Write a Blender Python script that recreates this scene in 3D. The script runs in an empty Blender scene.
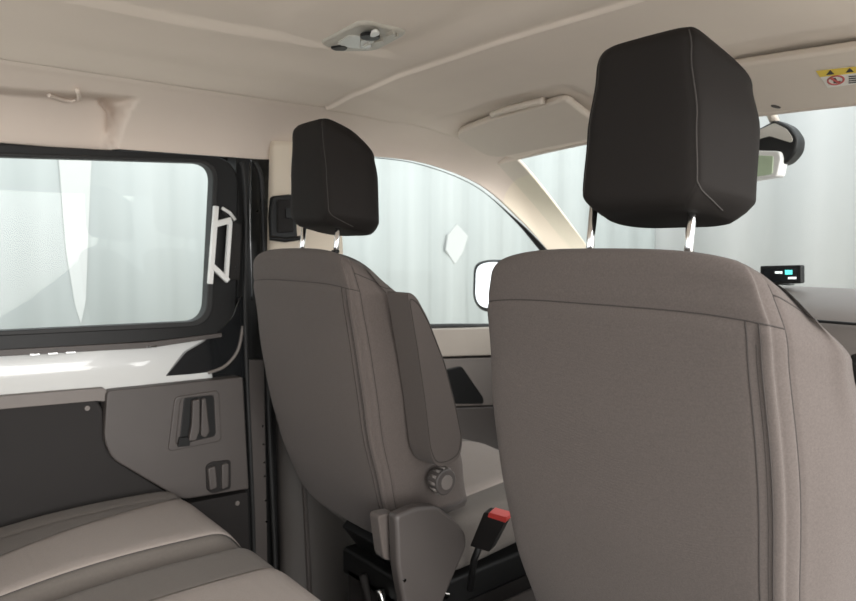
import bpy, bmesh, math, random
from mathutils import Vector, Matrix
random.seed(4)
sc = bpy.context.scene
COL = sc.collection
PI = math.pi

# ------------------------------------------------------------------ camera
F = 690.0
CAM = Vector((0.84, 0.0, 1.05))
YAW = math.radians(50.5)                 # optical axis turned to the left of straight ahead (+Y)
PITCH = math.radians(-4.35)
cam = bpy.data.cameras.new('camera'); cam_o = bpy.data.objects.new('camera', cam); COL.objects.link(cam_o)
cam.sensor_width = 36; cam.lens = 36 * F / 856; cam.clip_start = 0.01
cam_o.location = CAM
cam_o.rotation_euler = (PI/2 + PITCH, 0, YAW)
cam.dof.use_dof = True; cam.dof.focus_distance = 0.95; cam.dof.aperture_fstop = 9.0
sc.camera = cam_o
RM = Matrix.Rotation(YAW, 3, 'Z') @ Matrix.Rotation(PI/2 + PITCH, 3, 'X')
def ray(px, py): return RM @ Vector(((px-428)/F, -(py-300.5)/F, -1))
def onx(px, py, x): r = ray(px, py); return CAM + r*((x-CAM.x)/r.x)
def ony(px, py, y): r = ray(px, py); return CAM + r*((y-CAM.y)/r.y)
def onz(px, py, z): r = ray(px, py); return CAM + r*((z-CAM.z)/r.z)

# ------------------------------------------------------------------ materials
def mat(name, col, rough=0.6, metal=0.0, noise=0.0, nscale=40, bump=0.0, bscale=300, weave=0.0, wscale=900, spec=0.5, coat=0.0, sheen=0.0, emit=None):
    m = bpy.data.materials.new(name); m.use_nodes = True
    nt = m.node_tree; b = nt.nodes['Principled BSDF']
    b.inputs['Base Color'].default_value = (*col, 1); b.inputs['Roughness'].default_value = rough
    b.inputs['Metallic'].default_value = metal; b.inputs['Specular IOR Level'].default_value = spec
    b.inputs['Coat Weight'].default_value = coat; b.inputs['Sheen Weight'].default_value = sheen
    if emit: b.inputs['Emission Color'].default_value = (*emit[0], 1); b.inputs['Emission Strength'].default_value = emit[1]
    tc = nt.nodes.new('ShaderNodeTexCoord')
    if noise:
        n = nt.nodes.new('ShaderNodeTexNoise'); n.inputs['Scale'].default_value = nscale; n.inputs['Detail'].default_value = 5
        nt.links.new(tc.outputs['Object'], n.inputs['Vector'])
        r = nt.nodes.new('ShaderNodeMapRange'); r.inputs[3].default_value = 1-noise; r.inputs[4].default_value = 1+noise
        nt.links.new(n.outputs['Fac'], r.inputs[0])
        v = nt.nodes.new('ShaderNodeVectorMath'); v.operation = 'SCALE'; v.inputs[0].default_value = col
        nt.links.new(r.outputs[0], v.inputs['Scale']); nt.links.new(v.outputs[0], b.inputs['Base Color'])
    hs = None
    if bump:
        n2 = nt.nodes.new('ShaderNodeTexNoise'); n2.inputs['Scale'].default_value = bscale; n2.inputs['Detail'].default_value = 3
        nt.links.new(tc.outputs['Object'], n2.inputs['Vector']); hs = n2.outputs['Fac']; st = bump
    if weave:
        outs = []
        for d in ('X', 'Z', 'Y'):
            w = nt.nodes.new('ShaderNodeTexWave'); w.wave_type = 'BANDS'; w.bands_direction = d
            w.inputs['Scale'].default_value = wscale/6.283; w.inputs['Distortion'].default_value = 1.5; w.inputs['Detail Scale'].default_value = 3
            nt.links.new(tc.outputs['Object'], w.inputs['Vector']); outs.append(w.outputs['Fac'])
        a = nt.nodes.new('ShaderNodeMath'); a.operation = 'ADD'; nt.links.new(outs[0], a.inputs[0]); nt.links.new(outs[1], a.inputs[1])
        c = nt.nodes.new('ShaderNodeMath'); c.operation = 'ADD'; nt.links.new(a.outputs[0], c.inputs[0]); nt.links.new(outs[2], c.inputs[1])
        hs = c.outputs[0]; st = weave
    if hs:
        bp = nt.nodes.new('ShaderNodeBump'); bp.inputs['Strength'].default_value = st; bp.inputs['Distance'].default_value = 0.0006
        nt.links.new(hs, bp.inputs['Height']); nt.links.new(bp.outputs[0], b.inputs['Normal'])
    return m
def glassmat(name, tint, refl):
    m = bpy.data.materials.new(name); m.use_nodes = True; nt = m.node_tree
    nt.nodes.remove(nt.nodes['Principled BSDF']); out = nt.nodes['Material Output']
    t = nt.nodes.new('ShaderNodeBsdfTransparent'); t.inputs[0].default_value = (*tint, 1)
    g = nt.nodes.new('ShaderNodeBsdfGlossy'); g.inputs['Roughness'].default_value = 0.02
    mx = nt.nodes.new('ShaderNodeMixShader'); mx.inputs[0].default_value = refl
    nt.links.new(t.outputs[0], mx.inputs[1]); nt.links.new(g.outputs[0], mx.inputs[2]); nt.links.new(mx.outputs[0], out.inputs[0])
    return m
M = {}
M['fabric'] = mat('seat_fabric', (.102, .085, .077), .92, noise=.28, nscale=520, weave=.25, wscale=3200, spec=.2, sheen=.08)
M['fabric_trim'] = mat('seat_fabric_smooth', (.088, .074, .067), .88, noise=.14, nscale=650, weave=.15, wscale=3200, spec=.2, sheen=.05)
M['fabric_light'] = mat('light_seat_fabric', (.275, .24, .218), .92, noise=.08, nscale=250, weave=.5, wscale=1500, spec=.2, sheen=.05)
M['fabric_mid'] = mat('grey_seat_fabric', (.135, .12, .108), .9, noise=.08, nscale=200, weave=.3, wscale=1800, spec=.2, sheen=.05)
M['headrest'] = mat('dark_headrest_fabric', (.0115, .0092, .0080), .8, noise=.15, nscale=500, bump=.2, bscale=900, spec=.25)
M['thread'] = mat('seam_thread', (.040, .033, .030), .9)
M['thread_light'] = mat('seam_thread_grey', (.045, .04, .036), .9)
M['headliner'] = mat('headliner', (.74, .655, .575), .95, noise=.03, nscale=12, bump=.25, bscale=700, spec=.15)
M['trim_beige'] = mat('beige_plastic', (.70, .605, .53), .7, noise=.03, nscale=8, bump=.2, bscale=900, spec=.35)
M['pillar'] = mat('pillar_trim', (.74, .65, .53), .7, noise=.02, nscale=8, bump=.1, bscale=900)
M['visor'] = mat('visor_vinyl', (.64, .565, .485), .7, noise=.03, nscale=20, bump=.3, bscale=700)
M['plastic'] = mat('grey_plastic', (.064, .055, .051), .5, noise=.05, nscale=20, bump=.35, bscale=900)
M['pillar_grey'] = mat('pillar_grey_plastic', (.075, .068, .063), .5, noise=.05, nscale=20, bump=.35, bscale=900)
M['sill'] = mat('sill_plastic', (.34, .30, .26), .6, noise=.05, nscale=20, bump=.35, bscale=900)
M['plastic_l'] = mat('light_grey_plastic', (.15, .132, .12), .5, noise=.05, nscale=20, bump=.3, bscale=900)
M['plastic_d'] = mat('charcoal_plastic', (.0155, .0135, .0128), .7, noise=.06, nscale=20, bump=.4, bscale=800, spec=.3)
M['black'] = mat('black_plastic', (.009, .009, .009), .45, noise=.1, nscale=30, spec=.3)
M['rubber'] = mat('black_rubber', (.012, .012, .012), .6, noise=.1, nscale=50)
M['bpaint'] = mat('black_paint', (.010, .011, .012), .12, noise=.05, nscale=30, coat=1)
M['paint'] = mat('silver_grey_paint', (.56, .57, .56), .25, noise=.02, nscale=5, coat=.8)  # glossy silver-grey tone of the belt sheet
M['steel'] = mat('chrome', (.75, .75, .74), .12, metal=1, noise=.03, nscale=90)
M['white'] = mat('white_metal', (.72, .72, .70), .35, noise=.03, nscale=60)
M['carpet'] = mat('carpet', (.05, .046, .043), .95, noise=.3, nscale=300, bump=.8, bscale=600)
M['screen'] = mat('screen_glass', (.01, .012, .014), .15, noise=.05, nscale=50)
M['teal'] = mat('screen_icon_teal', (.05, .4, .38), .5, noise=.02, nscale=50, emit=((.1, .75, .68), .9))
M['scrwhite'] = mat('screen_icon_white', (.6, .6, .6), .5, noise=.02, nscale=50, emit=((.8, .85, .85), .8))
M['red'] = mat('red_button', (.62, .06, .05), .45, noise=.05, nscale=80)
M['yellow'] = mat('sticker_yellow', (.75, .55, .08), .5, noise=.04, nscale=60)
M['stwhite'] = mat('sticker_white', (.75, .72, .66), .5, noise=.04, nscale=60)
M['stred'] = mat('sticker_red', (.5, .10, .09), .5, noise=.04, nscale=60)
M['stblack'] = mat('sticker_black', (.03, .03, .03), .5, noise=.04, nscale=60)
M['lens'] = mat('lamp_lens', (.50, .475, .43), .25, noise=.03, nscale=100, coat=.5)
M['lensgrey'] = mat('lamp_console', (.46, .43, .375), .4, noise=.03, nscale=50)
M['glass'] = glassmat('clear_glass', (.96, .975, .97), .012)
M['mirror'] = mat('mirror_glass', (.9, .9, .9), .03, metal=1, noise=.01, nscale=5)
M['ground'] = mat('pale_concrete', (.70, .66, .60), .9, noise=.10, nscale=3, bump=.5, bscale=60)
M['green'] = mat('sensor_window', (.42, .52, .36), .25, noise=.1, nscale=60)

# ------------------------------------------------------------------ mesh helpers
def link(name, me, m, parent=None, smooth=True, bevel=0, bseg=3, auto=True):
    o = bpy.data.objects.new(name, me); COL.objects.link(o)
    if m: me.materials.append(m)
    if smooth:
        for p in me.polygons: p.use_smooth = True
    if bevel:
        b = o.modifiers.new('bevel', 'BEVEL'); b.width = bevel; b.segments = bseg; b.limit_method = 'ANGLE'; b.angle_limit = math.radians(32)
        try: b.harden_normals = True
        except Exception: pass
    if parent:
        o.parent = parent
        o.matrix_parent_inverse = Matrix.Translation(parent.location).inverted()
    return o
def mesh(name, vs, fs, m, parent=None, smooth=True, bevel=0, bseg=3, recalc=True):
    me = bpy.data.meshes.new(name); me.from_pydata([tuple(v) for v in vs], [], fs)
    if recalc:
        bm = bmesh.new(); bm.from_mesh(me); bmesh.ops.recalc_face_normals(bm, faces=bm.faces[:]); bm.to_mesh(me); bm.free()
    me.update()
    return link(name, me, m, parent, smooth, bevel, bseg)
def empty(name, loc, label=None, cat=None, group=None, kind=None):
    o = bpy.data.objects.new(name, None); COL.objects.link(o); o.location = loc; o.empty_display_size = .05
    tag(o, label, cat, group, kind); return o
def tag(o, label=None, cat=None, group=None, kind=None):
    if label: o['label'] = label
    if cat: o['category'] = cat
    if group: o['group'] = group
    if kind: o['kind'] = kind
    return o
def prism(name, pts, ext, m, parent=None, bevel=0, bseg=3, smooth=True):
    """closed polygon of 3-D points pushed along vector ext"""
    n = len(pts); ext = Vector(ext)
    vs = [Vector(p) for p in pts] + [Vector(p)+ext for p in pts]
    fs = [list(range(n)), list(range(2*n-1, n-1, -1))] + [[i, (i+1) % n, n+(i+1) % n, n+i] for i in range(n)]
    o = mesh(name, vs, fs, m, parent, smooth, bevel, bseg)
    if not bevel: 
        for p in o.data.polygons: p.use_smooth = False
    return o
def ringprism(name, outer, inner, ext, m, parent=None, bevel=0):
    n = len(outer); ext = Vector(ext)
    vs = [Vector(p) for p in outer]+[Vector(p) for p in inner]+[Vector(p)+ext for p in outer]+[Vector(p)+ext for p in inner]
    fs = []
    for i in range(n):
        j = (i+1) % n
        fs += [[i, j, n+j, n+i], [2*n+i, 3*n+i, 3*n+j, 2*n+j], [i, 2*n+i, 2*n+j, j], [n+i, n+j, 3*n+j, 3*n+i]]
    return mesh(name, vs, fs, m, parent, True, bevel)
def roundpoly(pts, r, n=6):
    """2-D or 3-D polygon with its corners rounded; r a number or list"""
    out = []; N = len(pts); pts = [Vector(p) for p in pts]
    for i in range(N):
        rr = r[i] if isinstance(r, (list, tuple)) else r
        p, a, b = pts[i], pts[i-1], pts[(i+1) % N]
        da, db = (a-p), (b-p)
        ra = min(rr, da.length*.48); rb = min(rr, db.length*.48)
        A = p+da.normalized()*ra; B = p+db.normalized()*rb
        for k in range(n+1):
            t = k/n; out.append(A*(1-t)**2 + p*2*t*(1-t) + B*t*t)
    return out
def box(name, lo, hi, m, parent=None, bevel=.003, bseg=2):
    x0, y0, z0 = lo; x1, y1, z1 = hi
    return prism(name, [(x0, y0, z0), (x1, y0, z0), (x1, y1, z0), (x0, y1, z0)], (0, 0, z1-z0), m, parent, bevel, bseg)
def cr(P, t):
    """Catmull-Rom through list P at parameter t in [0,len-1]"""
    n = len(P)-1; i = min(max(int(t), 0), n-1); f = t-i
    def g(k): return Vector(P[max(0, min(n, k))])
    p0, p1, p2, p3 = g(i-1), g(i), g(i+1), g(i+2)
    return .5*((2*p1)+(p2-p0)*f+(2*p0-5*p1+4*p2-p3)*f*f+(3*p1-p0-3*p2+p3)*f**3)
def crv(P, n): return [cr(P, (len(P)-1)*i/(n-1)) for i in range(n)]
def lerp(a, b, t): return a+(b-a)*t
def sm(a, b, x):
    t = max(0, min(1, (x-a)/(b-a))); return t*t*(3-2*t)
def pw(x, tab):
    if x <= tab[0][0]: return tab[0][1]
    for (a, va), (b, vb) in zip(tab, tab[1:]):
        if x <= b:
            t = (x-a)/(b-a); return va+(vb-va)*(t*t*(3-2*t))
    return tab[-1][1]
def tube(name, pts, r, m, parent=None, seg=8, flat=None):
    pts = [Vector(p) for p in pts]; vs = []; fs = []; n = len(pts)
    up = None
    for i, p in enumerate(pts):
        d = (pts[min(i+1, n-1)]-pts[max(i-1, 0)]).normalized()
        if up is None:
            up = Vector((0, 0, 1)) if abs(d.z) < .9 else Vector((1, 0, 0))
        a = (up - d*up.dot(d)).normalized(); b = d.cross(a); up = a
        rr = r(i/(n-1)) if callable(r) else r
        for k in range(seg):
            w = 2*PI*k/seg; vs.append(p+a*math.cos(w)*rr+b*math.sin(w)*rr)
    for i in range(n-1):
        for k in range(seg):
            k2 = (k+1) % seg; fs.append([i*seg+k, i*seg+k2, (i+1)*seg+k2, (i+1)*seg+k])
    fs.append(list(range(seg))); fs.append(list(range((n-1)*seg, n*seg)))
    return mesh(name, vs, fs, m, parent)
def multitube(name, lines, r, m, parent=None, seg=6):
    for L in lines: tube(name, L, r, m, parent, seg)
def multitube_joined(name, lines, r, m, parent=None, seg=6):
    vs = []; fs = []
    for pts in lines:
        pts = [Vector(p) for p in pts]; n = len(pts); base = len(vs); up = None
        for i, p in enumerate(pts):
            d = (pts[min(i+1, n-1)]-pts[max(i-1, 0)]).normalized()
            if up is None: up = Vector((0, 0, 1)) if abs(d.z) < .9 else Vector((1, 0, 0))
            a = (up - d*up.dot(d)).normalized(); b = d.cross(a); up = a
            for k in range(seg):
                w = 2*PI*k/seg; vs.append(p+a*math.cos(w)*r+b*math.sin(w)*r)
        for i in range(n-1):
            for k in range(seg):
                k2 = (k+1) % seg; fs.append([base+i*seg+k, base+i*seg+k2, base+(i+1)*seg+k2, base+(i+1)*seg+k])
    return mesh(name, vs, fs, m, parent)
def gridsurf(name, f, nu, nv, m, parent=None, thick=0, closeu=False):
    vs = []; fs = []
    for i in range(nu):
        for j in range(nv): vs.append(f(i/(nu-1) if not closeu else i/nu, j/(nv-1)))
    for i in range(nu if closeu else nu-1):
        i2 = (i+1) % nu
        for j in range(nv-1): fs.append([i*nv+j, i2*nv+j, i2*nv+j+1, i*nv+j+1])
    o = mesh(name, vs, fs, m, parent)
    if thick:
        s = o.modifiers.new('solid', 'SOLIDIFY'); s.thickness = abs(thick); s.offset = 1 if thick > 0 else -1
    return o
def loft(name, rings, m, parent=None):
    n = len(rings[0]); vs = [p for r in rings for p in r]; fs = []
    for i in range(len(rings)-1):
        for k in range(n):
            k2 = (k+1) % n; fs.append([i*n+k, i*n+k2, (i+1)*n+k2, (i+1)*n+k])
    fs.append(list(range(n))[::-1]); fs.append([(len(rings)-1)*n+k for k in range(n)])
    return mesh(name, vs, fs, m, parent)
def disc(name, c, nrm, r, h, m, parent=None, seg=32, bevel=0, sx=1):
    nrm = Vector(nrm).normalized(); a = nrm.orthogonal().normalized()
    if abs(nrm.x) > .7: a = Vector((0, 0, 1)); a = (a-nrm*a.dot(nrm)).normalized()
    b = nrm.cross(a)
    return prism(name, [Vector(c)+a*math.cos(2*PI*k/seg)*r+b*math.sin(2*PI*k/seg)*r*sx for k in range(seg)], nrm*h, m, parent, bevel)

# ================================================================== OUTSIDE
def corr(axis, c, a0, a1, z0, z1, amp, per, name, m, parent=None):
    n = int((a1-a0)/per*8)
    def f(u, v):
        s = a0+(a1-a0)*u; w = (s/per) % 1
        d = amp*(sm(.1, .25, w)-sm(.6, .75, w)); z = z0+(z1-z0)*v
        return Vector((c+d, s, z)) if axis == 'x' else Vector((s, c-d, z))
    return gridsurf(name, f, n, 2, m, parent, thick=.02)
def wallmat(name, c1, c2, sx, seed):
    m = mat(name, c1, .6); nt = m.node_tree; b = nt.nodes['Principled BSDF']
    tc = nt.nodes.new('ShaderNodeTexCoord'); mp = nt.nodes.new('ShaderNodeMapping'); mp.inputs['Scale'].default_value = (sx, sx, .12); mp.inputs['Location'].default_value = (seed, 0, 0)
    n = nt.nodes.new('ShaderNodeTexNoise'); n.inputs['Scale'].default_value = 1.6; n.inputs['Detail'].default_value = 4
    r = nt.nodes.new('ShaderNodeValToRGB'); r.color_ramp.elements[0].color = (*c1, 1); r.color_ramp.elements[1].color = (*c2, 1)
    r.color_ramp.elements[0].position = .35; r.color_ramp.elements[1].position = .65
    nt.links.new(tc.outputs['Object'], mp.inputs[0]); nt.links.new(mp.outputs[0], n.inputs['Vector']); nt.links.new(n.outputs['Fac'], r.inputs[0]); nt.links.new(r.outputs[0], b.inputs['Base Color'])
    return m
M['shed'] = wallmat('blue_grey_metal_cladding', (.295, .325, .326), (.322, .350, .350), 2.0, 3)
M['shed2'] = wallmat('pale_metal_cladding', (.43, .44, .44), (.46, .465, .46), 1.5, 7)
M['mark'] = mat('pale_paint_mark', (.345, .36, .355), .6, noise=.03, nscale=3)  # flat pale tone standing in for reflections in the glass
ground = box('ground', (-9, -9, -.60), (9, 12, -.45), M['ground'], bevel=0); tag(ground, kind='structure')
shed = corr('x', -3.6, -3.0, 7.0, -.45, 4.2, .03, .42, 'cladding_wall', M['shed']); tag(shed, kind='structure')
shed2 = corr('y', 7.0, -3.7, 6.0, -.45, 4.6, .03, .8, 'cladding_wall', M['shed2']); tag(shed2, kind='structure')
# pale glass reflections, modelled as flat coloured patches on the cladding
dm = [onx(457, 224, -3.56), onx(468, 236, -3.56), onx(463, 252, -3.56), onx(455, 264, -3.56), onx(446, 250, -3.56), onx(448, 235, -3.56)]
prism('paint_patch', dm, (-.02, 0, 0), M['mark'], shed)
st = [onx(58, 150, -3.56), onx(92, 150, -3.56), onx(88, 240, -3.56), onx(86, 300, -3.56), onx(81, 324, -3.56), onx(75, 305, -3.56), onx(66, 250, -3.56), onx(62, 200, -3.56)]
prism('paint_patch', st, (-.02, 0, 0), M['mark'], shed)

# ================================================================== SHELL
fl = box('floor', (-.80, -.9, -.08), (.80, 2.1, 0), M['carpet'], bevel=0); tag(fl, kind='structure')
def zedge(y): return pw(y, [(-.7, 1.378), (.9, 1.376), (1.1, 1.368), (1.28, 1.350), (1.5, 1.312)])
def zc(y): return pw(y, [(-.7, 1.402), (.84, 1.402), (.95, 1.398), (1.1, 1.392), (1.34, 1.362), (1.5, 1.335)])
SEAMY = .86
def ceil(x, y):
    ax = abs(x)
    base = lerp(zc(y), zedge(y), pw(ax, [(0, 0), (.28, .12), (.45, .5), (.58, 1)]))
    rais = .010*(1-sm(.25, .262, ax + .05*sm(.35, .8, y)))*(1-sm(.74, .80, y))           # raised middle panel of the headliner
    front = -.005*sm(SEAMY-.001, SEAMY+.005, y)*(1-sm(1.0, 1.15, y))
    groove = .022*math.exp(-((y-SEAMY+.002)/.0016)**2)
    # shallow dished mould around the lamp
    d = math.hypot((x+.06)/.19, (y-.62)/.13); dish = -.007*(1-sm(.8, 1.0, d))
    vis = .014*sm(1.13, 1.19, y)*(1-sm(1.40, 1.45, y))*(sm(.08, .14, ax))*(1-sm(.50, .575, ax))
    return base+rais+front+groove+dish+vis
ys = []
y = -.7
while y < 1.5:
    ys.append(y); y += .0008 if abs(y-SEAMY) < .012 else .02
ys.append(1.5)
xs = [-.58+1.16*i/110 for i in range(111)]
vs = [(x, y, ceil(x, y)) for y in ys for x in xs]; nx = len(xs)
fs = [[j*nx+i, j*nx+i+1, (j+1)*nx+i+1, (j+1)*nx+i] for j in range(len(ys)-1) for i in range(nx-1)]
me = bpy.data.meshes.new('ceiling'); me.from_pydata(vs, [], fs); me.update()
cl = link('ceiling', me, M['headliner']); s = cl.modifiers.new('solid', 'SOLIDIFY'); s.thickness = .012; s.offset = 1
tag(cl, kind='structure')
roof = gridsurf('roof', lambda u, v: Vector((-.80+1.60*u, -.75+2.25*v, 1.47-.05*abs(2*u-1)**4-.08*sm(.8, 1, v))), 30, 20, M['bpaint'], thick=.01); tag(roof, kind='structure')

# side rail strip, running on into the windscreen pillar
WX = -.735
botc = [Vector((WX, -.7, 1.258)), Vector((WX, .2, 1.259)), Vector((WX, .66, 1.264)), Vector((WX, .80, 1.268)), Vector((WX, .93, 1.285)),
        onx(378, 157, -.72), onx(430, 165, -.72), onx(482, 186, -.72), onx(520, 219, -.725), onx(545, 247, -.73), onx(575, 286, -.74), onx(610, 330, -.75)]
topc = [Vector((-.58, -.7, 1.378)), Vector((-.58, .2, 1.378)), Vector((-.58, .66, 1.378)), Vector((-.58, .80, 1.377)), Vector((-.58, .95, 1.375)),
        Vector((-.58, 1.10, 1.368)), Vector((-.58, 1.28, 1.350)), Vector((-.585, 1.42, 1.325)), onx(522, 165, -.60), onx(588, 247, -.67), onx(618, 290, -.70), onx(645, 330, -.72)]
def strip(u, v):
    t = u*(len(botc)-1)
    B = cr(botc, t); T = cr(topc, t)
    C = (B+T)/2 + Vector((-.045, 0, .035))*(1-sm(7, 9.5, t)) + Vector((.012, -.01, .0))*sm(7, 9.5, t)
    C2 = Vector((B.x, B.y, T.z*.7+B.z*.3))*.5+C*.5
    p = T*(1-v)**2+C2*2*v*(1-v)+B*v*v
    # moulded grab recess above the sliding window
    inr = (1-sm(.440, .452, p.y + .05*(v-.5)))*sm(.34, .46, v+.10*sm(.2, .45, p.y)-.02)
    p += Vector((-.040-.022*(1-v), 0, .016*(1-v)))*inr
    vv = min(1, max(0, (v-.36)/.58))
    yc = .415+.022*sm(0, .35, vv)-.004*vv
    g = math.exp(-((p.y-yc)/(.012-.008*vv))**2)*(sm(.30, .42, v))*(1-.75*vv)
    p += Vector((-.060, 0, .02*(1-v)))*g  # added groove, shaped so its own shade darkens the recess edge
    ridge = math.exp(-((v-.06)/.04)**2)*(1-sm(3, 4, t)); p += Vector((.0015, 0, -.001))*ridge
    return p
sw = gridsurf('wall_left', strip, 900, 60, M['trim_beige'], thick=.010); tag(sw, kind='structure')
for p in sw.data.polygons:
    pass
sw.data.materials.append(M['pillar'])
for p in sw.data.polygons:
    if p.center.y > 1.60: p.material_index = 1
# small coat hook in the recess
hk = [(lambda q: q+Vector((.004, 0, 0)))(strip((2.3+.0*i)/11*.0+.0+.0, .5)) for i in range(1)]
def on_strip(px, py):
    best = None; r = ray(px, py).normalized()
    for i in range(0, 200):
        for j in range(0, 25):
            q = strip(i/199*.6, j/24); d = (q-CAM); e = (d-r*d.dot(r)).length
            if best is None or e < best[0]: best = (e, q)
    return best[1]
hpts = [on_strip(a, b)+Vector((.006, 0, -.006)) for a, b in ((46, 89), (52, 95), (63, 97), (76, 95), (80, 90))]
hk = tube('coat_hook', crv(hpts, 16), .0045, M['trim_beige']); tag(hk, 'small beige moulded coat hook in the recess above the sliding window', 'hook')

# centre pillar
pil = empty('wall_left', (-.72, .86, .0), kind='structure')
def pill(u, v):
    y = lerp(.795, .975+.05*(1-v), u) ; z = lerp(.80, 1.31, v)
    x = lerp(-.775, -.725, v)+.035*math.sin(PI*min(1, max(0, u)))**.5
    return Vector((x, y, z))
gridsurf('pillar_trim', pill, 24, 30, M['pillar'], pil, thick=.01)
def pill2(u, v):
    y = lerp(.825, 1.05, u); z = lerp(-.02, .80, v)
    x = -.775+.05*math.sin(PI*min(1, max(0, u)))**.4+.04*(1-v)*u
    return Vector((x, y, z))
gridsurf('pillar_lower_trim', pill2, 24, 30, M['pillar_grey'], pil, thick=.01)
tube('pillar_ridge', [Vector((-.728, .862, .80)), Vector((-.724, .868, .5)), Vector((-.715, .875, .2)), Vector((-.715, .88, 0))], .007, M['plastic'], pil)
0 and prism('pillar_pocket', roundpoly([onx(325, 555, -.70), onx(352, 560, -.70), onx(352, 590, -.70), onx(325, 588, -.70)], .01), (-.02, 0, 0), M['plastic_d'], pil, .003)

# belt height adjuster
bh = empty('belt_height_adjuster', onx(285, 240, -.70), 'black shoulder belt adjuster on the beige pillar behind the left headrest', 'belt adjuster')
XB = -.672
prism('housing', roundpoly([onx(273, 196, XB), onx(292, 194, XB), onx(296, 206, XB), onx(298, 240, XB), onx(272, 240, XB), onx(271, 215, XB)], .008), (-.018, 0, 0), M['black'], bh, .004)
prism('slider', roundpoly([onx(278, 200, XB+.006), onx(290, 199, XB+.006), onx(294, 212, XB+.006), onx(294, 232, XB+.006), onx(278, 233, XB+.006)], .006), (-.012, 0, 0), M['plastic_d'], bh, .003)
prism('button', roundpoly([onx(286, 208, XB+.010), onx(292, 208, XB+.010), onx(292, 218, XB+.010), onx(286, 218, XB+.010)], .003), (-.008, 0, 0), M['black'], bh, .001)
tube('belt_loop', [onx(270, 238, XB+.002), onx(285, 240, XB+.004), onx(301, 238, XB+.002)], .006, M['black'], bh)

# ------------------------------------------------------------------ sliding door (left)
DX = -.765
d1 = empty('door_1', (DX, .2, .0), kind='structure')
w1 = empty('window_1', (DX, .3, .9), kind='structure')
def rr(pxs, x, r, n=8): return roundpoly([onx(a, b, x) for a, b in pxs], r, n)
FX = -.745
gl_in = [(-330, 146), (214, 163), (206, 321), (-330, 347)]
gl_out = [(-360, 124), (239, 157), (236, 336), (-360, 378)]
ringprism('window_frame', rr(gl_out, FX, .075), rr(gl_in, FX, .045), (-.035, 0, 0), M['black'], w1, .004)
gl_mid = [(-335, 141), (219, 160), (212, 326), (-335, 352)]
ringprism('rubber_seal', rr(gl_mid, FX+.006, .055), rr(gl_in, FX+.006, .045), (-.02, 0, 0), M['rubber'], w1, .003)
prism('pane', rr(gl_mid, FX-.012, .045), (-.005, 0, 0), M['glass'], w1)
# sill rail with little clips under the window
sr = prism('sill_rail', rr([(-300, 366), (150, 342), (222, 333), (222, 337), (150, 348), (-300, 373)], FX+.008, .002, 2), (-.02, 0, 0), M['plastic'], w1, .001)
for a, b in ((30, 355), (48, 354), (66, 353), (147, 347)):
    prism('clip', rr([(a, b-1), (a+10, b-1.6), (a+10, b+.2), (a, b+.8)], FX+.012, .001, 2), (-.01, 0, 0), M['steel'], w1, .0005)
# painted sheet metal of the door
def sheet(name, pxs, x, m, r=.004, t=.02, bev=.004, par=None, n=6):
    return prism(name, rr(pxs, x, r, n), (-t, 0, 0), m, par or d1, bev)
# belt sheet (tilted a little upward), swept from the window sill to the panel
def belt(u, v):
    px = lerp(-300, 212, u); pt = 352 - (px)*.083 if px < 0 else pw(px, [(0, 353), (180, 338), (243, 326)])
    pb = 401-px*.085
    T = onx(px, pt-6, FX-.010); Bm = onx(px, pb, DX+.028)
    p = T.lerp(Bm, v); p.x += -.012*math.sin(PI*v)
    return p
gb = gridsurf('belt_panel', belt, 80, 14, M['paint'], d1, thick=-.006)
gb.data.materials.append(M['bpaint'])
# glossy black corner piece
co = sheet('corner_panel', [(164, 378), (186, 352), (214, 336), (232, 318), (240, 296), (247, 296), (248, 378), (244, 379)], FX+.004, M['bpaint'], .006, .02, .006)
sweep = crv([onx(208, 373, FX+.006), onx(225, 366, FX+.006), onx(238, 350, FX+.006), onx(243, 326, FX+.006)], 24)
tube('corner_flange', sweep, .004, M['plastic_l'], d1)
# upper edge strip + lower dark panel
PXX = DX+.045
sheet('panel_edge', [(-300, 421), (104, 388), (110, 394), (110, 402), (96, 401), (-300, 436)], PXX+.002, M['plastic_l'], .002, .04, .004)
sheet('lower_panel', [(-300, 430), (94, 398), (103, 408), (104, 440), (112, 458), (188, 505), (188, 700), (-300, 900)], PXX-.004, M['plastic_d'], [.005, .012, .012, .015, .02, .01, .01, .01], .04, .004)
tp = prism('trim_panel', rr([(107, 391), (243, 377), (249, 489), (182, 500), (112, 459), (104, 440)], PXX+.014, [.012, .006, .006, .02, .02, .02]), (-.045, 0, 0), M['plastic'], d1, .009, 4)
sheet('rear_lower_panel', [(190, 503), (248, 492), (256, 720), (196, 740)], PXX-.002, M['plastic_d'], .004, .04, .003)
for a, b in ((87, 408), (237, 503)):
    disc('screw', onx(a, b, PXX-.003), (1, 0, 0), .0055, .004, M['plastic_l'], d1, bevel=.001)
# handle
hb = ringprism('handle_bezel', rr([(175, 397), (219, 390), (222, 441), (168, 452)], PXX+.018, .012), rr([(181, 399), (214, 395), (216, 436), (176, 445)], PXX+.018, .010), (-.012, 0, 0), M['plastic'], d1, .003)
cup = prism('handle_recess', rr([(184, 398), (215, 394), (217, 436), (206, 443), (178, 447), (180, 437)], PXX+.0155, .006), (-.008, 0, 0), M['black'], d1, .002)
prism('handle_grip', rr([(193, 401), (200, 399), (200, 430), (196, 441), (189, 441), (192, 425)], PXX+.030, .004), (-.012, 0, 0), M['plastic'], cup, .004)
prism('handle_grip', rr([(202, 399), (206, 398), (210, 432), (206, 438), (201, 436)], PXX+.026, .004), (-.012, 0, 0), M['plastic'], cup, .004)
prism('handle_catch', rr([(180, 438), (190, 437), (190, 446), (178, 447)], PXX+.024, .002), (-.01, 0, 0), M['black'], cup, .001)
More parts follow.
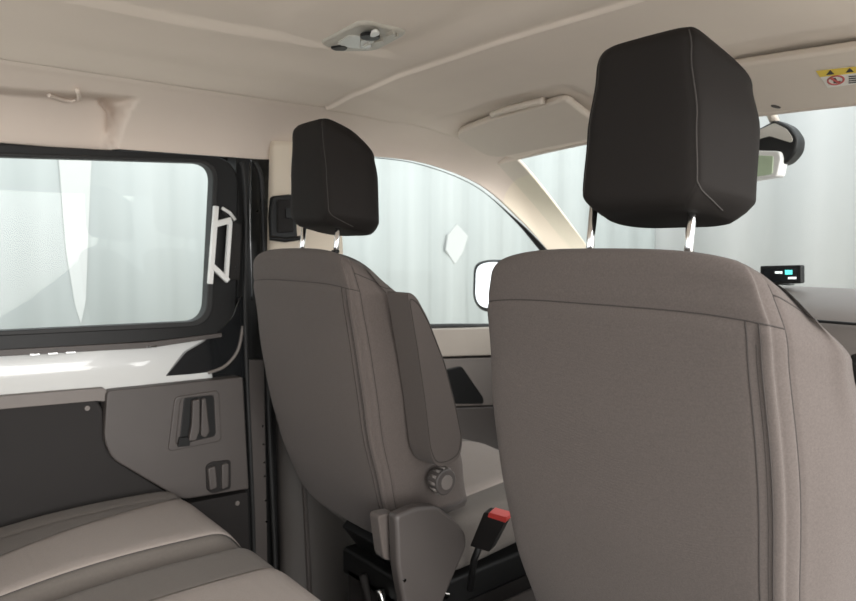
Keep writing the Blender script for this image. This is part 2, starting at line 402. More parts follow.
lk = prism('lock_recess', rr([(206, 466), (212, 462), (231, 460), (231, 489), (212, 494), (207, 490)], PXX+.018, .008), (-.006, 0, 0), M['plastic_d'], d1, .002)
prism('lock_lever', rr([(208, 469), (216, 466), (218, 488), (210, 491)], PXX+.028, .006), (-.012, 0, 0), M['plastic'], lk, .004)
prism('lock_slider', rr([(222, 465), (229, 463), (229, 487), (222, 490)], PXX+.024, .006), (-.010, 0, 0), M['plastic'], lk, .003)
# window catch (white bracket)
ct = empty('window_catch', onx(225, 285, FX), 'white metal window catch on the front edge of the sliding window frame', 'window catch')
def bar(name, a, b, w, x, m, par, dep=.012):
    A = onx(a[0], a[1], x); B = onx(b[0], b[1], x); d = (B-A).normalized(); s = Vector((0, -d.z, d.y))*w/2
    return prism(name, [A+s, B+s, B-s, A-s], (-dep, 0, 0), m, par, .0015)
bar('rail', (217, 206), (211, 284), .011, FX+.030, M['white'], ct)
bar('post', (231, 221), (227, 280), .009, FX+.030, M['white'], ct)
bar('arm', (217, 224), (232, 220), .014, FX+.032, M['white'], ct)
bar('arm', (213, 266), (229, 281), .012, FX+.032, M['white'], ct)
prism('mount_block', rr([(232, 221), (242, 224), (240, 280), (230, 280)], FX+.026, .003), (-.03, 0, 0), M['plastic_d'], ct, .002)
for a, b in ((237, 234), (236, 268)): disc('bolt', onx(a, b, FX+.026), (1, 0, 0), .004, .003, M['black'], ct)
disc('pivot', onx(226, 212, FX+.02), (1, 0, 0), .010, .008, M['black'], ct, bevel=.002)
tube('link', [onx(222, 208, FX+.03), onx(230, 213, FX+.03), onx(235, 220, FX+.03)], .004, M['white'], ct)
# door shell core and door gap, black
sheet('door_edge', [(236, 153), (250, 154), (256, 720), (242, 720)], FX-.004, M['black'], .002, .05, .003)
sheet('door_skin', [(-330, 395), (252, 376), (256, 740), (-330, 960)], DX+.012, M['bpaint'], .002, .02, 0)
upsh = sheet('door_header', [(-330, 100), (250, 150), (250, 162), (-330, 140)], FX-.075, M['black'], .002, .02, .002)
tube('door_seal', crv([onx(241, 162, FX+.010), onx(244, 172, FX+.012), onx(246, 220, FX+.01), onx(245, 300, FX+.01), onx(247, 380, FX+.01), onx(253, 520, FX), onx(257, 700, FX)], 60), .0055, M['rubber'], d1)
fr = empty('trim_1', (DX, .76, 0), kind='structure')
sheet('opening_frame', [(246, 153), (271, 156), (285, 740), (252, 740)], FX-.028, M['black'], .002, .04, .003, fr)
tube('pillar_seal', crv([onx(255, 162, FX+.002), onx(262, 190, FX+.002), onx(265, 300, FX-.004), onx(269, 420, FX-.006), onx(275, 560, FX-.006), onx(281, 720, FX-.006)], 60), .0065, M['rubber'], fr)
sheet('metal_strip', [(249, 360), (264, 360), (270, 720), (256, 720)], FX+.002, M['plastic'], .002, .02, .004, fr)
tube('highlight_flange', crv([onx(250, 160, FX-.006), onx(250, 230, FX-.006), onx(252, 300, FX-.006)], 20), .003, M['bpaint'], fr)
for b in (426, 444, 462, 476, 500, 521): disc('stud', onx(262+(b-426)*.04, b, FX+.002), (1, 0, 0), .0028, .004, M['steel'], fr, 12)
disc('stud', onx(257, 211, FX+.004), (1, 0, 0), .0025, .003, M['steel'], fr, 12)

# ------------------------------------------------------------------ front left door
d2 = empty('door_2', (DX, 1.3, .0), kind='structure')
w2 = empty('window_2', (DX, 1.3, .9), kind='structure')
gb2 = [(p.y, p.z) for p in crv(botc[4:11], 40)]
gpoly = [Vector((-.755, y, z+.01)) for y, z in gb2] + [Vector((-.755, 1.95, .76)), Vector((-.755, .88, .78))]
prism('pane', gpoly, (-.005, 0, 0), M['glass'], w2)
tube('window_frame', [Vector((-.752, y, z+.002)) for y, z in [(p.y, p.z) for p in crv(botc[4:12], 60)]], lambda t: .0012+.011*sm(.45, .8, t), M['black'], w2)
tube('window_seal', [Vector((-.745, .95, .835)), Vector((-.745, 1.4, .81)), Vector((-.745, 1.9, .775))], .008, M['rubber'], w2)
def fd(name, pxs, x, m, r=.008, t=.03, bev=.006, par=None): return prism(name, rr(pxs, x, r), (-t, 0, 0), m, par or d2, bev)
fd('door_skin', [(330, 322), (560, 330), (560, 560), (330, 720)], -.765, M['plastic_d'], .004, .02, 0)
fd('sill_trim', [(340, 330), (440, 329), (545, 326), (545, 354), (440, 357), (340, 362)], -.715, M['sill'], .008, .05, .012)
fd('armrest_panel', [(340, 364), (440, 359), (545, 356), (545, 404), (440, 407), (340, 420)], -.722, M['plastic_l'], .006, .04, .006)
fd('door_pull', [(438, 372), (462, 366), (484, 398), (484, 404), (452, 404), (440, 388)], -.715, M['black'], .01, .01, .003)
fd('lower_panel', [(340, 420), (440, 409), (545, 405), (545, 560), (340, 680)], -.712, M['plastic'], .006, .04, .008)

# wing mirror outside
wm = empty('wing_mirror', (-1.0, 1.82, .84), 'wing mirror outside the left front window, pale rounded mirror face', 'wing mirror')
YM = onx(492, 286, -.97).y
MC = onx(492, 286, -.97); MN = Vector((.36, -.93, .10)).normalized()
def ovy(pxs, y, r):
    q0 = MC+MN*(YM-y); out = []
    for a, b in pxs:
        d = ray(a, b); out.append(CAM+d*((q0-CAM).dot(MN)/d.dot(MN)))
    return roundpoly(out, r, 8)
prism('mirror_housing', ovy([(472, 264), (484, 259), (530, 260), (532, 312), (480, 312), (471, 300)], YM, .035), -MN*.10, M['black'], wm, .02, 4)
prism('mirror_glass', ovy([(476, 267), (486, 262), (528, 263), (530, 308), (482, 308), (475, 299)], YM-.004, .03), -MN*.003, M['mirror'], wm, .001)
tube('mirror_arm', [Vector((-.93, YM+.05, .83)), Vector((-.85, YM+.03, .79)), Vector((-.78, YM+.02, .77))], .03, M['black'], wm)

# ------------------------------------------------------------------ windscreen
w3 = empty('window_3', (0, 1.8, .9), kind='structure')
def ws(u, v):
    x = lerp(-.72, .72, u); ax = abs(x)/.72
    top = Vector((x*.90, 1.50+.02*(1-ax**2), lerp(1.335, 1.300, ax**2))); bot = Vector((x*1.02, 2.28-.16*ax**3, .88))
    p = top.lerp(bot, v); p.y += .03*math.sin(PI*v); return p
gridsurf('pane', ws, 30, 16, M['glass'], w3, thick=.004)
tube('header_trim', [ws(i/30, 0.0)+Vector((0, .004, .012)) for i in range(31)], .012, M['trim_beige'], w3)
pr = gridsurf('wall_right', lambda u, v: Vector((.70+.03*u, lerp(1.5, 2.25, u)+.1*v, lerp(1.31, .88, u)-.03*v)), 10, 4, M['pillar'], thick=.02); tag(pr, kind='structure')
# rail above the open door on the right
rt = gridsurf('wall_right', lambda u, v: Vector((.58+.15*v, lerp(-.7, 1.5, u), lerp(zedge(lerp(-.7, 1.5, u)), 1.27, v**1.5))), 30, 10, M['trim_beige'], thick=.01); tag(rt, kind='structure')

rd = box('wall_right', (.745, .98, -.05), (.785, 2.2, .80), M['plastic'], bevel=.01); tag(rd, kind='structure')
# ------------------------------------------------------------------ dashboard
da = empty('dashboard', (0, 1.8, .4), 'grey dashboard below the windscreen at the right edge', 'dashboard')
prof = [(2.26, .86), (2.05, .915), (1.80, .955), (1.66, .962), (1.56, .950), (1.50, .925), (1.475, .900), (1.468, .892), (1.462, .860), (1.445, .80), (1.46, .70), (1.52, .60), (1.56, .45), (2.26, .40)]
rings = []
for i in range(25):
    x = lerp(-.70, .72, i/24); dz = -.02*(abs(x)/.72)**4-.17*sm(-.25, -.62, x) if x > -.25 else -.19*(1-sm(-.62, -.25, x)); dy = .36*(1-sm(-.66, -.2, x))
    rings.append([Vector((x, min(2.26, y+dy), z+dz)) for y, z in prof])
loft('dash_body', rings, M['plastic_l'], da)
for p in da.children[0].data.polygons: pass
tube('dash_groove', [Vector((x, 1.466, .905)) for x in (-.1, .1, 0.25, .7)], .003, M['black'], da)
0 and prism('air_vent', roundpoly([ony(826, 290, 1.47), ony(838, 286, 1.47), ony(840, 300, 1.47), ony(830, 303, 1.47)], .004), (0, .02, 0), M['plastic_l'], da, .002)
sc_ = empty('touch_screen', ony(785, 285, 1.60), 'small black touch screen with teal icon on top of the dashboard', 'screen')
prism('bezel', roundpoly([ony(760, 266, 1.60), ony(801, 265, 1.60), ony(801, 283.5, 1.60), ony(760, 284.5, 1.60)], .004), (0, .02, 0), M['black'], sc_, .002)
prism('display', [ony(763, 268.5, 1.598), ony(797, 268, 1.598), ony(797, 281, 1.598), ony(763, 281.5, 1.598)], (0, .004, 0), M['screen'], sc_)
prism('icon', [ony(785, 270, 1.5965), ony(792, 270, 1.5965), ony(792, 274.5, 1.5965), ony(785, 274.5, 1.5965)], (0, .003, 0), M['teal'], sc_)
prism('icon', [ony(775, 271.5, 1.5965), ony(782, 271.5, 1.5965), ony(782, 273.5, 1.5965), ony(775, 273.5, 1.5965)], (0, .003, 0), M['scrwhite'], sc_)
prism('icon', [ony(788, 277, 1.5965), ony(796, 277, 1.5965), ony(796, 279, 1.5965), ony(788, 279, 1.5965)], (0, .003, 0), M['scrwhite'], sc_)
box('stand', (ony(770, 288, 1.615).x, 1.615, .966), tuple(ony(795, 284, 1.640)), M['black'], sc_)

# ------------------------------------------------------------------ rear view mirror
rm = empty('rear_view_mirror', ony(775, 120, 1.56), 'black rear view mirror with sensor pod at the top of the windscreen', 'mirror')
Ym = 1.56
prism('mirror_housing', roundpoly([ony(735, 140, Ym), ony(757, 129, Ym), ony(775, 119, Ym), ony(790, 126, Ym), ony(798, 138, Ym), ony(796, 152, Ym), ony(785, 164, Ym), ony(735, 168, Ym)], .012), (0, .045, 0), M['black'], rm, .008)
0
prism('mirror_glass', roundpoly([ony(740, 134, Ym), ony(760, 130, Ym), ony(775, 123, Ym), ony(787, 129, Ym), ony(793, 138, Ym), ony(792, 143, Ym), ony(770, 136, Ym), ony(740, 145, Ym)], .006), (0, -.003, 0), M['lens'], rm)
pod = prism('sensor_pod', roundpoly([ony(745, 150, Ym-.015), ony(779, 151, Ym-.015), ony(781, 158, Ym-.015), ony(777, 176, Ym-.015), ony(745, 181, Ym-.015)], .006), (0, .04, 0), M['white'], rm, .004)
prism('sensor_window', roundpoly([ony(748, 155, Ym-.018), ony(773, 156, Ym-.018), ony(772, 174, Ym-.018), ony(748, 178, Ym-.018)], .004), (0, .006, 0), M['green'], pod, .001)
tube('mirror_stem', [ony(775, 122, Ym+.02), ony(766, 108, Ym-.02)+Vector((0, 0, .01))], .010, M['trim_beige'], rm)

# ------------------------------------------------------------------ sun visors
def visor(name, x0, x1, label, skew):
    e = empty(name, (lerp(x0, x1, .5), 1.38, 1.32), label, 'sun visor', 'sun visors')
    yr, zr, yf, zf = 1.205, 1.372, 1.372, 1.312
    e0 = Vector((0, yr, zr)); ax = (Vector((0, yf, zf))-e0)
    nrm = Vector((0, ax.z, -ax.y)).normalized()     # pointing down and back
    def P(x, s): return Vector((x, yr+ax.y*s, zr+ax.z*s-.045*(abs(x)-.15)))
    if skew < 0: c = [P(x0-.010, .30), P(x0+.02, .10), P(x0+.16, 0), P(x1, 0), P(x1, 1.0), P(x0+.03, 1.0), P(x0, .85)]
    else: c = [P(x0, 0), P(x1, .06), P(x1, 1.0), P(x0+.03, 1.0), P(x0, .8)]
    b = prism('visor_body', roundpoly(c, .022, 8), nrm*-.018, M['visor'], e, .007, 4)
    return e, P, nrm
v1, P1, n1 = visor('sun_visor', -.545, -.15, 'beige sun visor above the driver side of the windscreen, no sticker', -1)
v2, P2, n2 = visor('sun_visor', .165, .63, 'beige sun visor with yellow and white airbag warning sticker, right edge', 1)
# clip of the left visor
tube('visor_hinge', crv([P1(-.36, -.10)+Vector((0, 0, .0)), P1(-.30, -.16)+Vector((0, 0, -.004)), P1(-.20, -.10)], 14), .008, M['visor'], v1)
disc('vanity_clip', P2(.235, .86), n2, .009, .002, M['plastic'], v2, sx=.4)
# warning sticker
def Pv(px, py, off=.0012):
    # meet the visor plane
    a = P2(.45, 0); n = (P2(.45, 1)-a).cross(P2(.60, 0)-a).normalized()
    r = ray(px, py); t = (a-CAM).dot(n)/r.dot(n); q = CAM+r*t
    if n.dot(CAM-q) < 0: n = -n
    return q+n*off, n
def stick(name, pxs, off, m, par, t=.0006):
    pts = [Pv(a, b, off)[0] for a, b in pxs]; n = Pv(*pxs[0])[1]
    return prism(name, pts, n*t, m, par)
A, B, C, D = (816, 70), (880, 63), (882, 80), (828, 87)
stk = stick('warning_sticker', [A, B, C, D], .0008, M['stwhite'], v2)
stick('yellow_band', [(816, 70), (880, 63), (880.8, 69.2), (820.3, 76)], .0015, M['yellow'], stk)
stick('warning_triangle', [(826.5, 73.6), (830.5, 68.8), (834.5, 72.7)], .0022, M['stblack'], stk)
stick('warning_triangle', [(846, 71.2), (850, 66.6), (854, 70.4)], .0022, M['stblack'], stk)
def ell(cx, cy, rx, ry, n=24, t=-.1): return [(cx+rx*math.cos(2*PI*k/n), cy+ry*math.sin(2*PI*k/n)+t*rx*math.cos(2*PI*k/n)) for k in range(n)]
o_, i_ = ell(836, 79.3, 9, 4.9), ell(836, 79.3, 7, 3.6)
n_ = Pv(836, 79)[1]
ringprism('prohibition_ring', [Pv(a, b, .0015)[0] for a, b in o_], [Pv(a, b, .0015)[0] for a, b in i_], n_*.0006, M['stred'], stk)
stick('prohibition_bar', [(830, 77.2), (832, 76.0), (842, 81.6), (840, 82.6)], .0026, M['stred'], stk)
stick('seat_pictogram', [(833, 77), (836, 77), (837.5, 80), (841, 80), (840, 82), (834, 82)], .0018, M['stblack'], stk)
for k in range(4): stick('text_line', [(849, 75.2+2.1*k), (868, 73.2+2.1*k), (868, 74.0+2.1*k), (849, 76.0+2.1*k)], .0018, M['stblack'], stk)

# ------------------------------------------------------------------ dome lamp console
dl = empty('ceiling_lamp', onz(363, 40, 1.40), 'grey ceiling lamp console with lens, dial and small switches', 'ceiling lamp')
ZL = 1.3985
K = [onz(318, 44, ZL), onz(335, 52.5, ZL), onz(376, 52, ZL), onz(410, 34, ZL), onz(362, 22.5, ZL)]
base = prism('console', roundpoly(K, .022, 8), (0, 0, .02), M['lensgrey'], dl, .007)
def pl(name, pxs, dz, m, r=.004, h=.006, par=None, bev=.001): return prism(name, roundpoly([onz(a, b, ZL-dz) for a, b in pxs], r, 5), (0, 0, h), m, par or dl, bev)
pl('lamp_lens', [(337, 43.5), (348, 36), (361, 36), (360, 49), (345, 48)], .002, M['lens'])
pl('lamp_lens', [(361, 41), (374, 39), (370, 46), (360, 49)], .003, M['lens'])
pl('sensor_slot', [(330, 48.5), (343, 46.5), (348, 48.5), (345, 51), (335, 51)], .0035, M['black'], .005)
c = onz(370, 34.3, ZL-.004); kb = disc('dial', c, (0, 0, -1), .016, .006, M['black'], dl, bevel=.001)
pl('dial_cap', [(372, 33), (377, 32), (380, 35), (374, 37.5), (370, 37)], .013, M['white'], .004, .005, kb)
for q in ([(385, 37), (393, 34), (396, 36), (389, 39.5)], [(390, 39), (397, 36), (399, 37.5), (393, 41)], [(374, 43), (382, 40.5), (384, 43), (377, 46)], [(363, 47), (370, 44.5), (372, 46.5), (365, 50)], [(372, 39.5), (377, 38), (371, 43), (367, 44)]):
    pl('switch', q, .006, M['lensgrey'] if q[0][0] in (390, 374, 385) else M['lens'], .003, .008)

# ================================================================== FRONT SEATS
ZB, ZT = .455, 1.052
H = ZT-ZB
def knots(t, rp=0):
    r = pw(t, [(0, .172), (.08, .192), (.3, .206), (.6, .212), (.85, .204), (1, .186)])
    m = r+pw(t, [(0, .015), (.5, .018), (.85, .014), (1, .006)])
    d = pw(t, [(0, .20), (.25, .20), (.6, .165), (.85, .13), (1, .085)])
    return [(0, 0, 0), (.83*r, .001, 0), (.94*r, .008, 0), (r, .026, 0), (m, .060, 0), (m+.010, .62*d, 0), (m-.006, .93*d, 0), (.66*r, d-.004, 0), (0, d-.028, 0)], r, d
def seat_s(k, t, side):
    """k: knot parameter from centre of the back (0) to centre of the front (8)"""
    ke = t
    K, r, d = knots(t)
    p = cr(K, k); u, v = p.x, p.y
    # rounded top and bottom edges
    e = 0
    if t > .955: e = (t-.955)/.045
    sc2 = math.sqrt(max(0, 1-e*e)) if e else 1
    if e: sc2 = .62+.38*sc2
    b = 0
    if t < .03: b = (.03-t)/.03
    sb = .80+.20*math.sqrt(max(0, 1-b*b))
    s = sc2*sb
    if s < 1: u *= lerp(1, s, .35); v = d/2+(v-d/2)*s
    w = H*t
    ru = min(1.1, abs(u)/max(r, .01))
    w -= t**5*(.018*ru**4+.032*max(0, v/d)**1.1*ru**2+.012*max(0, v/d))
    w += (1-t)**5*(.045*ru**4)
    # pleat on the right of the back panel, puckers along seams
    if k < 4:
        if side > 0 and t < .888: v += .0022*math.exp(-((k-1.08)/.06)**2)*(1-sm(.87, .888, t))
        v += .0022*math.exp(-((t-.888)/.010)**2)*(1-sm(2.5, 2.8, k))
        if side < 0: v += .003*math.exp(-((k-2.35)/.12)**2)*(1-sm(.87, .888, t))
    u -= .0022*math.exp(-((k-2.72)/.10)**2)
    v -= .008*math.sin(PI*t)*(1-(k/1.6)**2 if k < 1.6 else 0)          # belly of the panel
    lean = (H-w)*math.tan(math.radians(8.5))+.045*max(0, 1-w/(.32))**2
    # slack wrinkles in the cloth
    v += .0010*math.sin(11*t+9*side*u)*math.sin(17*t-7*side*u+1)
    return Vector((side*u, v+lean, ZB+w))
def full_loop(n, t, fn, kmax=8):
    L = []
    ks = [kmax*i/n for i in range(n+1)]
    for k in ks: L.append(fn(k, t, 1))
    for k in reversed(ks[1:-1]): L.append(fn(k, t, -1))
    return L
def front_seat(cx, cy, driver, label):
    def wd(p):
        return Vector((p.x*(1.045 if driver and p.x < 0 else 1), p.y, p.z))
    root = empty('front_seat', (cx, cy+.25, 0), label, 'car seat', 'front seats')
    O = Vector((cx, cy, 0))
    ts = [0, .0025, .007, .014, .022, .03]+[.03+.925*(i+1)/110 for i in range(110)]+[.955+.045*math.sin(PI/2*(i+1)/8) for i in range(8)]
    rings = [[wd(p)+O for p in full_loop(130, t, seat_s)] for t in ts]
    bk = loft('backrest', rings, M['fabric'], root)
    S = lambda k, t, sd: wd(seat_s(k, t, sd))+O
    # stitched seams lying on the cover
    th = []
    def seam(fn, a, b, n=60, off=.0002):
        return [fn(a+(b-a)*i/(n-1)) for i in range(n)]
    th.append([S(k, .888, -1) for k in [2.72-2.72*i/40 for i in range(41)]][:]+[S(2.72*i/40, .888, 1) for i in range(1, 41)])
    th.append(seam(lambda t: S(2.72, t, 1), .01, .975, 90)); th.append(seam(lambda t: S(2.35, t, -1), .01, .888, 80))
    th.append(seam(lambda t: S(1.0, t, 1), .01, .888, 80)); th.append(seam(lambda t: S(1.17, t, 1), .01, .888, 80))
    th.append([S(2.72+3.5*i/40, .955+.0*i, 1) for i in range(41)])
    th.append([S(3.0+3.3*i/40, .955, -1) for i in range(41)])
    multitube('seam', th, .00085, M['thread'], bk)
    th2 = [seam(lambda t: S(1.09, t, 1), .01, .85, 80)]
    multitube('pleat', th2, .0006, M['thread'], bk)
    # headrest ------------------------------------------------------
    hz0, hz1 = 1.084, (1.293 if driver else 1.280)
    HH = hz1-hz0
    def hk_(t):
        a = pw(t, [(0, .060), (.15, .071), (.5, .067), (.85, .057), (1, .052)])
        b = pw(t, [(0, .084), (.12, .100), (.5, .102), (.8, .093), (1, .073)])
        return [(0, -.003, 0), (.7*a, -.002, 0), (a-.003, .001, 0), (a+.006, .007, 0), (lerp(a, b, .62), .038, 0), (b, .078, 0), (b-.008, .108, 0), (.6*b, .128, 0), (0, .130, 0)]
    def hs(k, t, side):
        K = hk_(t); p = cr(K, k); u, v = p.x, p.y
        e = max(0, (t-.90)/.10); s = .70+.30*math.sqrt(max(0, 1-e*e))
        b = max(0, (.10-t)/.10); s2 = .74+.26*math.sqrt(max(0, 1-b*b))
        v = .066+(v-.066)*s*s2; u *= lerp(1, s, .6)*lerp(1, s2, .6)
        w = HH*t
        vv = max(0, v/.13)
        w -= t**3*(.006*vv+.052*vv**1.9)
        w -= (1-t)**3*.012*vv
        w += (1-t)**4*.010*(1-vv)
        u -= .0018*math.exp(-((k-2.5)/.15)**2)
        y = .022+v+ (1-t)*.0 - .010*t
        return Vector((side*u+.022+(.012+.012*t)*max(0, 1-v/.13), y, hz0+w))
    hts = [0, .01, .03, .06, .1]+[.1+.8*(i+1)/50 for i in range(50)]+[.9+.1*math.sin(PI/2*(i+1)/8) for i in range(8)]
    hr = loft('headrest', [[p+O for p in full_loop(60, t, hs)] for t in hts], M['headrest'], root)
    HS = lambda k, t, sd: hs(k, t, sd)+O
    lines = []
    for sd in (1, -1):
        L = [HS(2.5, t, sd) for t in [.16+.80*i/50 for i in range(51)]]
        L = [HS(2.5+1.9*(1-i/14)**1.6, .03+.13*i/14, sd) for i in range(14)]+L
        lines.append(L)
    multitube('headrest_seam', lines, .0008, M['thread_light'], hr)
    for sx in (-1, 1):
        px = cx+.016+sx*.066
        tube('headrest_post', [Vector((px, cy+.050, 1.01)), Vector((px, cy+.055, 1.06)), Vector((px, cy+.064, 1.13))], .0052, M['steel'], hr, 14)
        disc('post_guide', Vector((px, cy+.052, 1.040)), (0, 0, 1), .008, .006, M['black'], hr, 20, .002)
    # cushion --------------------------------------------------------
    def cush(y0, y1, z0, z1, hw, name, m, cx2=0, n=30):
        rg = []
        for i in range(n+1):
            q = i/n; y = lerp(y0, y1, q); e = min(q, 1-q)*n/5; f = math.sqrt(max(0, 1-(1-min(1, e))**2))
            f = .55+.45*f; ring = []
            for k in range(40):
                a = 2*PI*k/40; ca, sa = math.cos(a), math.sin(a)
                X = abs(ca)**.35*(1 if ca > 0 else -1)*hw*(.9+.1*f); Z = abs(sa)**.45*(1 if sa > 0 else -1)*(z1-z0)/2*f
                bol = .018*(abs(X)/hw)**3 if sa > 0 else 0
                ring.append(Vector((cx+cx2+X, y, (z0+z1)/2+Z+bol-.02*sm(.7, 1, q)+.03*q)))
            rg.append(ring)
        return loft(name, rg, m, root)
    cush(cy+.20, cy+.68, .38, .50, .225, 'seat_cushion', M['fabric_mid'])
    cush(cy+.24, cy+.665, .40, .506, .150, 'cushion_insert', M['fabric_light'])
    # base -----------------------------------------------------------
    box('seat_box', (cx-.06, cy+.16, .06), (cx+.19, cy+.60, .34), M['plastic_d'], root, .01)
    box('seat_pan', (cx-.08, cy+.16, .31), (cx+.20, cy+.64, .375), M['black'], root, .01)
    for sx in (-1, 1): box('rail', (cx+sx*.18-.02, cy+.05, .02), (cx+sx*.18+.02, cy+.66, .06), M['steel'], root, .003)
    prism('back_lower_frame', [Vector((cx-.06, cy+.15, .43)), Vector((cx+.18, cy+.15, .43)), Vector((cx+.18, cy+.20, .36)), Vector((cx-.06, cy+.20, .36))], (0, .03, .03), M['black'], root, .003)
    return root, S, O
LD = front_seat(-.379, .655, True, 'left front seat seen from behind, with raised armrest and round knob')
RD = front_seat(.357, .645, False, 'nearest front seat at the right, large grey back and black headrest')
drv = LD[0]
# armrest folded up on the inner side of the driver seat
AX = -.082
ap = [onx(a, b, AX) for a, b in ((407, 291), (416, 296), (428, 318), (445, 362), (456, 405), (463, 440), (460, 458), (448, 466), (436, 467), (430, 452), (424, 400), (416, 345))]
arm = prism('armrest', roundpoly(ap, .012, 5), (-.060, 0, 0), M['fabric_trim'], drv, .012, 5)
ci = [lerp(0, 0, 0)]
cen = sum(ap, Vector())/len(ap)
loop = roundpoly([p+(cen-p)*.06+Vector((.0006, 0, 0)) for p in ap], .012, 5)
multitube('armrest_seam', [loop+[loop[0]]], .0008, M['thread'], arm)
# lumbar knob
kc = onx(443, 481, -.118)
kn = disc('lumbar_knob', kc-Vector((.02, 0, 0)), (1, 0, -.0), .0245, .030, M['plastic'], drv, 40, .003)
for k in range(12):
    a = 2*PI*k/12; p = kc+Vector((.001, math.cos(a)*.0235, math.sin(a)*.0235))
    tube('knob_grip', [p-Vector((.014, 0, 0)), p+Vector((.004, 0, 0))], .0034, M['plastic_l'], kn, 8)
disc('knob_cap', kc+Vector((.009, 0, 0)), (1, 0, 0), .014, .003, M['plastic_l'], kn, 28, .001)
# recliner cover with hinge
rcv = prism('recliner_cover', rr([(396, 516), (418, 507), (438, 506), (456, 520), (467, 534), (467, 548), (455, 575), (440, 612), (408, 625), (398, 570)], -.105, [.012, .012, .012, .012, .01, .01, .02, .01, .01, .02]), (-.028, 0, 0), M['plastic'], drv, .008, 4)
disc('cover_pin', onx(404, 580, -.104), (1, 0, 0), .003, .003, M['steel'], rcv, 12)
prism('hinge_boss', rr([(378, 516), (396, 512), (396, 562), (384, 560)], -.138, .01), (-.03, 0, 0), M['fabric_trim'], drv, .006)
tube('recliner_lever', [Vector((-.145, .80, .40)), Vector((-.145, .86, .37))], .008, M['steel'], drv)
for a, b in ((363, 575), (380, 590)):
    q = ony(a, b, .80); tube('frame_strut', [q, q+Vector((0, .03, -.12))], .009, M['plastic_d'] if a == 363 else M['steel'], drv)
# buckle
bk = empty('seat_belt_buckle', onx(480, 560, -.10), 'dark grey seat belt buckle with red button between the front seats', 'seat belt buckle')
Yb = .895
prism('buckle_body', roundpoly([ony(484, 512, Yb), ony(507, 518, Yb), ony(489, 552, Yb), ony(470, 546, Yb)], .004), (-.01, .026, 0), M['plastic_d'], bk, .003)
prism('release_button', roundpoly([ony(489, 512.5, Yb-.001), ony(507, 517.5, Yb-.001), ony(505.5, 523, Yb-.001), ony(487.5, 517, Yb-.001)], .002), (-.008, .024, .002), M['red'], bk, .001)
tube('buckle_stalk', [ony(480, 545, Yb+.01), ony(474, 560, Yb+.01), ony(470, 590, Yb+.01)], .007, M['black'], bk)
# small belt guide on the near seat's outer shoulder
bg = tube('belt_guide', crv([S_+Vector((.006, 0, 0)) for S_ in (RD[1](5.6, .865, 1), RD[1](5.75, .84, 1), RD[1](5.85, .81, 1))], 10), .008, M['black'], RD[0])
# carpeted box between the seats
tn = box('floor_console', (-.12, .94, 0), (.135, 1.45, .335), M['plastic'], None, .02); tag(tn, 'low dark console on the floor between the front seats', 'console')
box('console_lip', (-.115, .925, .29), (.13, .942, .330), M['black'], tn, .003)

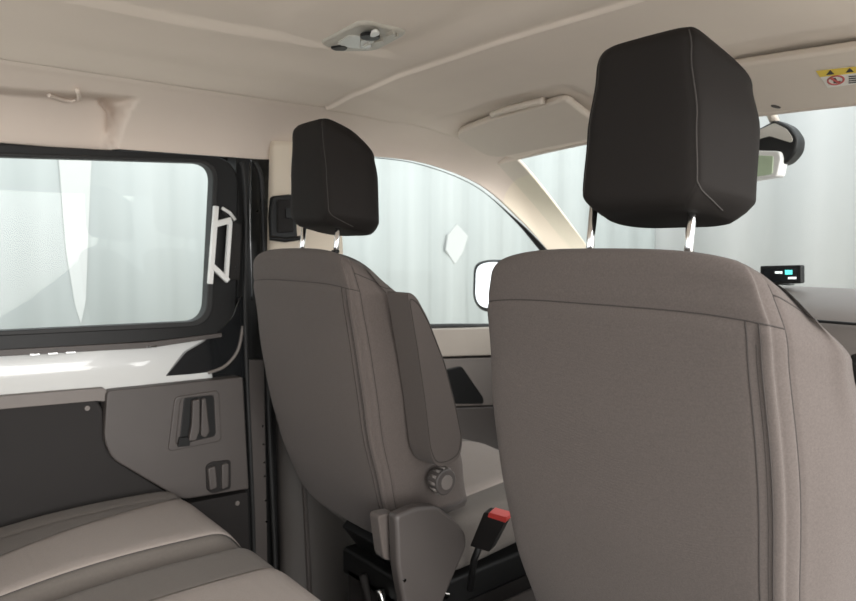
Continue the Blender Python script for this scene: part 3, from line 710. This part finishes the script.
# ================================================================== REAR BENCH
bn = empty('rear_bench', (-.1, .25, 0), 'grey rear bench with light fabric inserts in the lower left corner', 'car seat')
def bench_top(x, y, x0, x1, yf):
    c = (x-(x0+x1)/2)/((x1-x0)/2); e = 1-abs(c)
    side = -.060*(1-min(1, e/.30))**2.6
    f = yf-y; front = -.11*(1-min(1, max(0, f)/.09))**2.4
    back = .018*math.sin(PI*min(1, max(0, (y-.0)/.50)))
    return .516+side+front+back-.06*(yf-y)
def bench(x0, x1, yf, ix0, ix1, wgt):
    nx, ny = 60, 70; y0 = -.12
    def top(u, v):
        x = lerp(x0, x1, u); y = lerp(y0, yf, v**.8)
        z = bench_top(x, y, x0, x1, yf)
        z -= .003*math.exp(-((x-ix0)/.004)**2)+.003*math.exp(-((x-ix1)/.004)**2)
        return Vector((x, y, z))
    vs = []; fs = []
    for i in range(nx+1):
        for j in range(ny+1): vs.append(top(i/nx, j/ny))
    for i in range(nx):
        for j in range(ny): fs.append([i*(ny+1)+j, (i+1)*(ny+1)+j, (i+1)*(ny+1)+j+1, i*(ny+1)+j+1])
    # skirt down to the base
    bd = [i*(ny+1) for i in range(nx+1)]+[nx*(ny+1)+j for j in range(1, ny+1)]+[i*(ny+1)+ny for i in range(nx-1, -1, -1)]+[j for j in range(ny-1, 0, -1)]
    base = len(vs)
    for k in bd: p = vs[k]; vs.append(Vector((lerp(p.x, (x0+x1)/2, .03), p.y-.03*(p.y > yf-.01), .33)))
    nb = len(bd)
    for k in range(nb): fs.append([bd[k], bd[(k+1) % nb], base+(k+1) % nb, base+k])
    fs.append([base+k for k in range(nb)])
    c = mesh('cushion', vs, fs, M['fabric_mid'], bn)
    def ins(u, v):
        y = lerp(y0+.02, yf-.002, v**.8); x = lerp(ix0+.22*wgt*(yf-y), ix1, u)
        z = bench_top(x, y, x0, x1, yf)+.0022*min(1, 8*min(u, 1-u))
        return Vector((x, y+.0015*v, z))
    gi = gridsurf('cushion_insert', ins, 30, 70, M['fabric_light'], c, thick=.001)
    seams = [[ins(0, j/60) for j in range(61)], [ins(1, j/60) for j in range(61)], [ins(i/20, .62) for i in range(21)]]
    multitube('cushion_seam', seams, .0010, M['thread_light'], c)
    # backrest
    def br(a, t):
        w = lerp(.44, 1.0, t); f = (1-max(0, (t-.9)/.1)**2*.5)
        ca, sa = math.cos(a), math.sin(a)
        X = abs(ca)**.3*(1 if ca > 0 else -1)*(x1-x0)/2*.97*(.85+.15*f); Y = abs(sa)**.5*(1 if sa > 0 else -1)*.06*f
        return Vector(((x0+x1)/2+X, -.20+Y-(w-.44)*.33, w))
    loft('backrest', [[br(2*PI*k/48, t) for k in range(48)] for t in [0, .02, .1, .3, .5, .7, .85, .92, .96, .99, 1]], M['fabric_mid'], bn)
bench(-.738, -.362, .575, -.640, -.400, 1)
bench(-.356, .02, .580, -.205, -.03, 0)
bench(.026, .40, .580, .15, .33, 0)
box('bench_base', (-.72, -.22, .24), (.39, .50, .335), M['plastic_d'], bn, .02)
for x in (-.60, -.20, .20): 
    for y in (-.1, .40): box('bench_leg', (x-.02, y-.03, 0), (x+.02, y+.03, .25), M['black'], bn, .005)

# ================================================================== LIGHT
w = bpy.data.worlds.new('world'); sc.world = w; w.use_nodes = True
bg_ = w.node_tree.nodes['Background']; bg_.inputs[0].default_value = (.93, .97, 1.0, 1); bg_.inputs[1].default_value = 1.15
def sun(name, direction, strength, angle, col):
    l = bpy.data.lights.new(name, 'SUN'); l.energy = strength; l.angle = math.radians(angle); l.color = col
    o = bpy.data.objects.new(name, l); COL.objects.link(o)
    o.rotation_euler = Vector(direction).to_track_quat('-Z', 'Y').to_euler(); return o
sun('sun', (-.95, .12, -.32), 2.6, 55, (1, .96, .92))
vw = sc.view_settings; vw.view_transform = 'Standard'; vw.look = 'None'; vw.gamma = 1; vw.use_curve_mapping = False; vw.exposure = 0.95
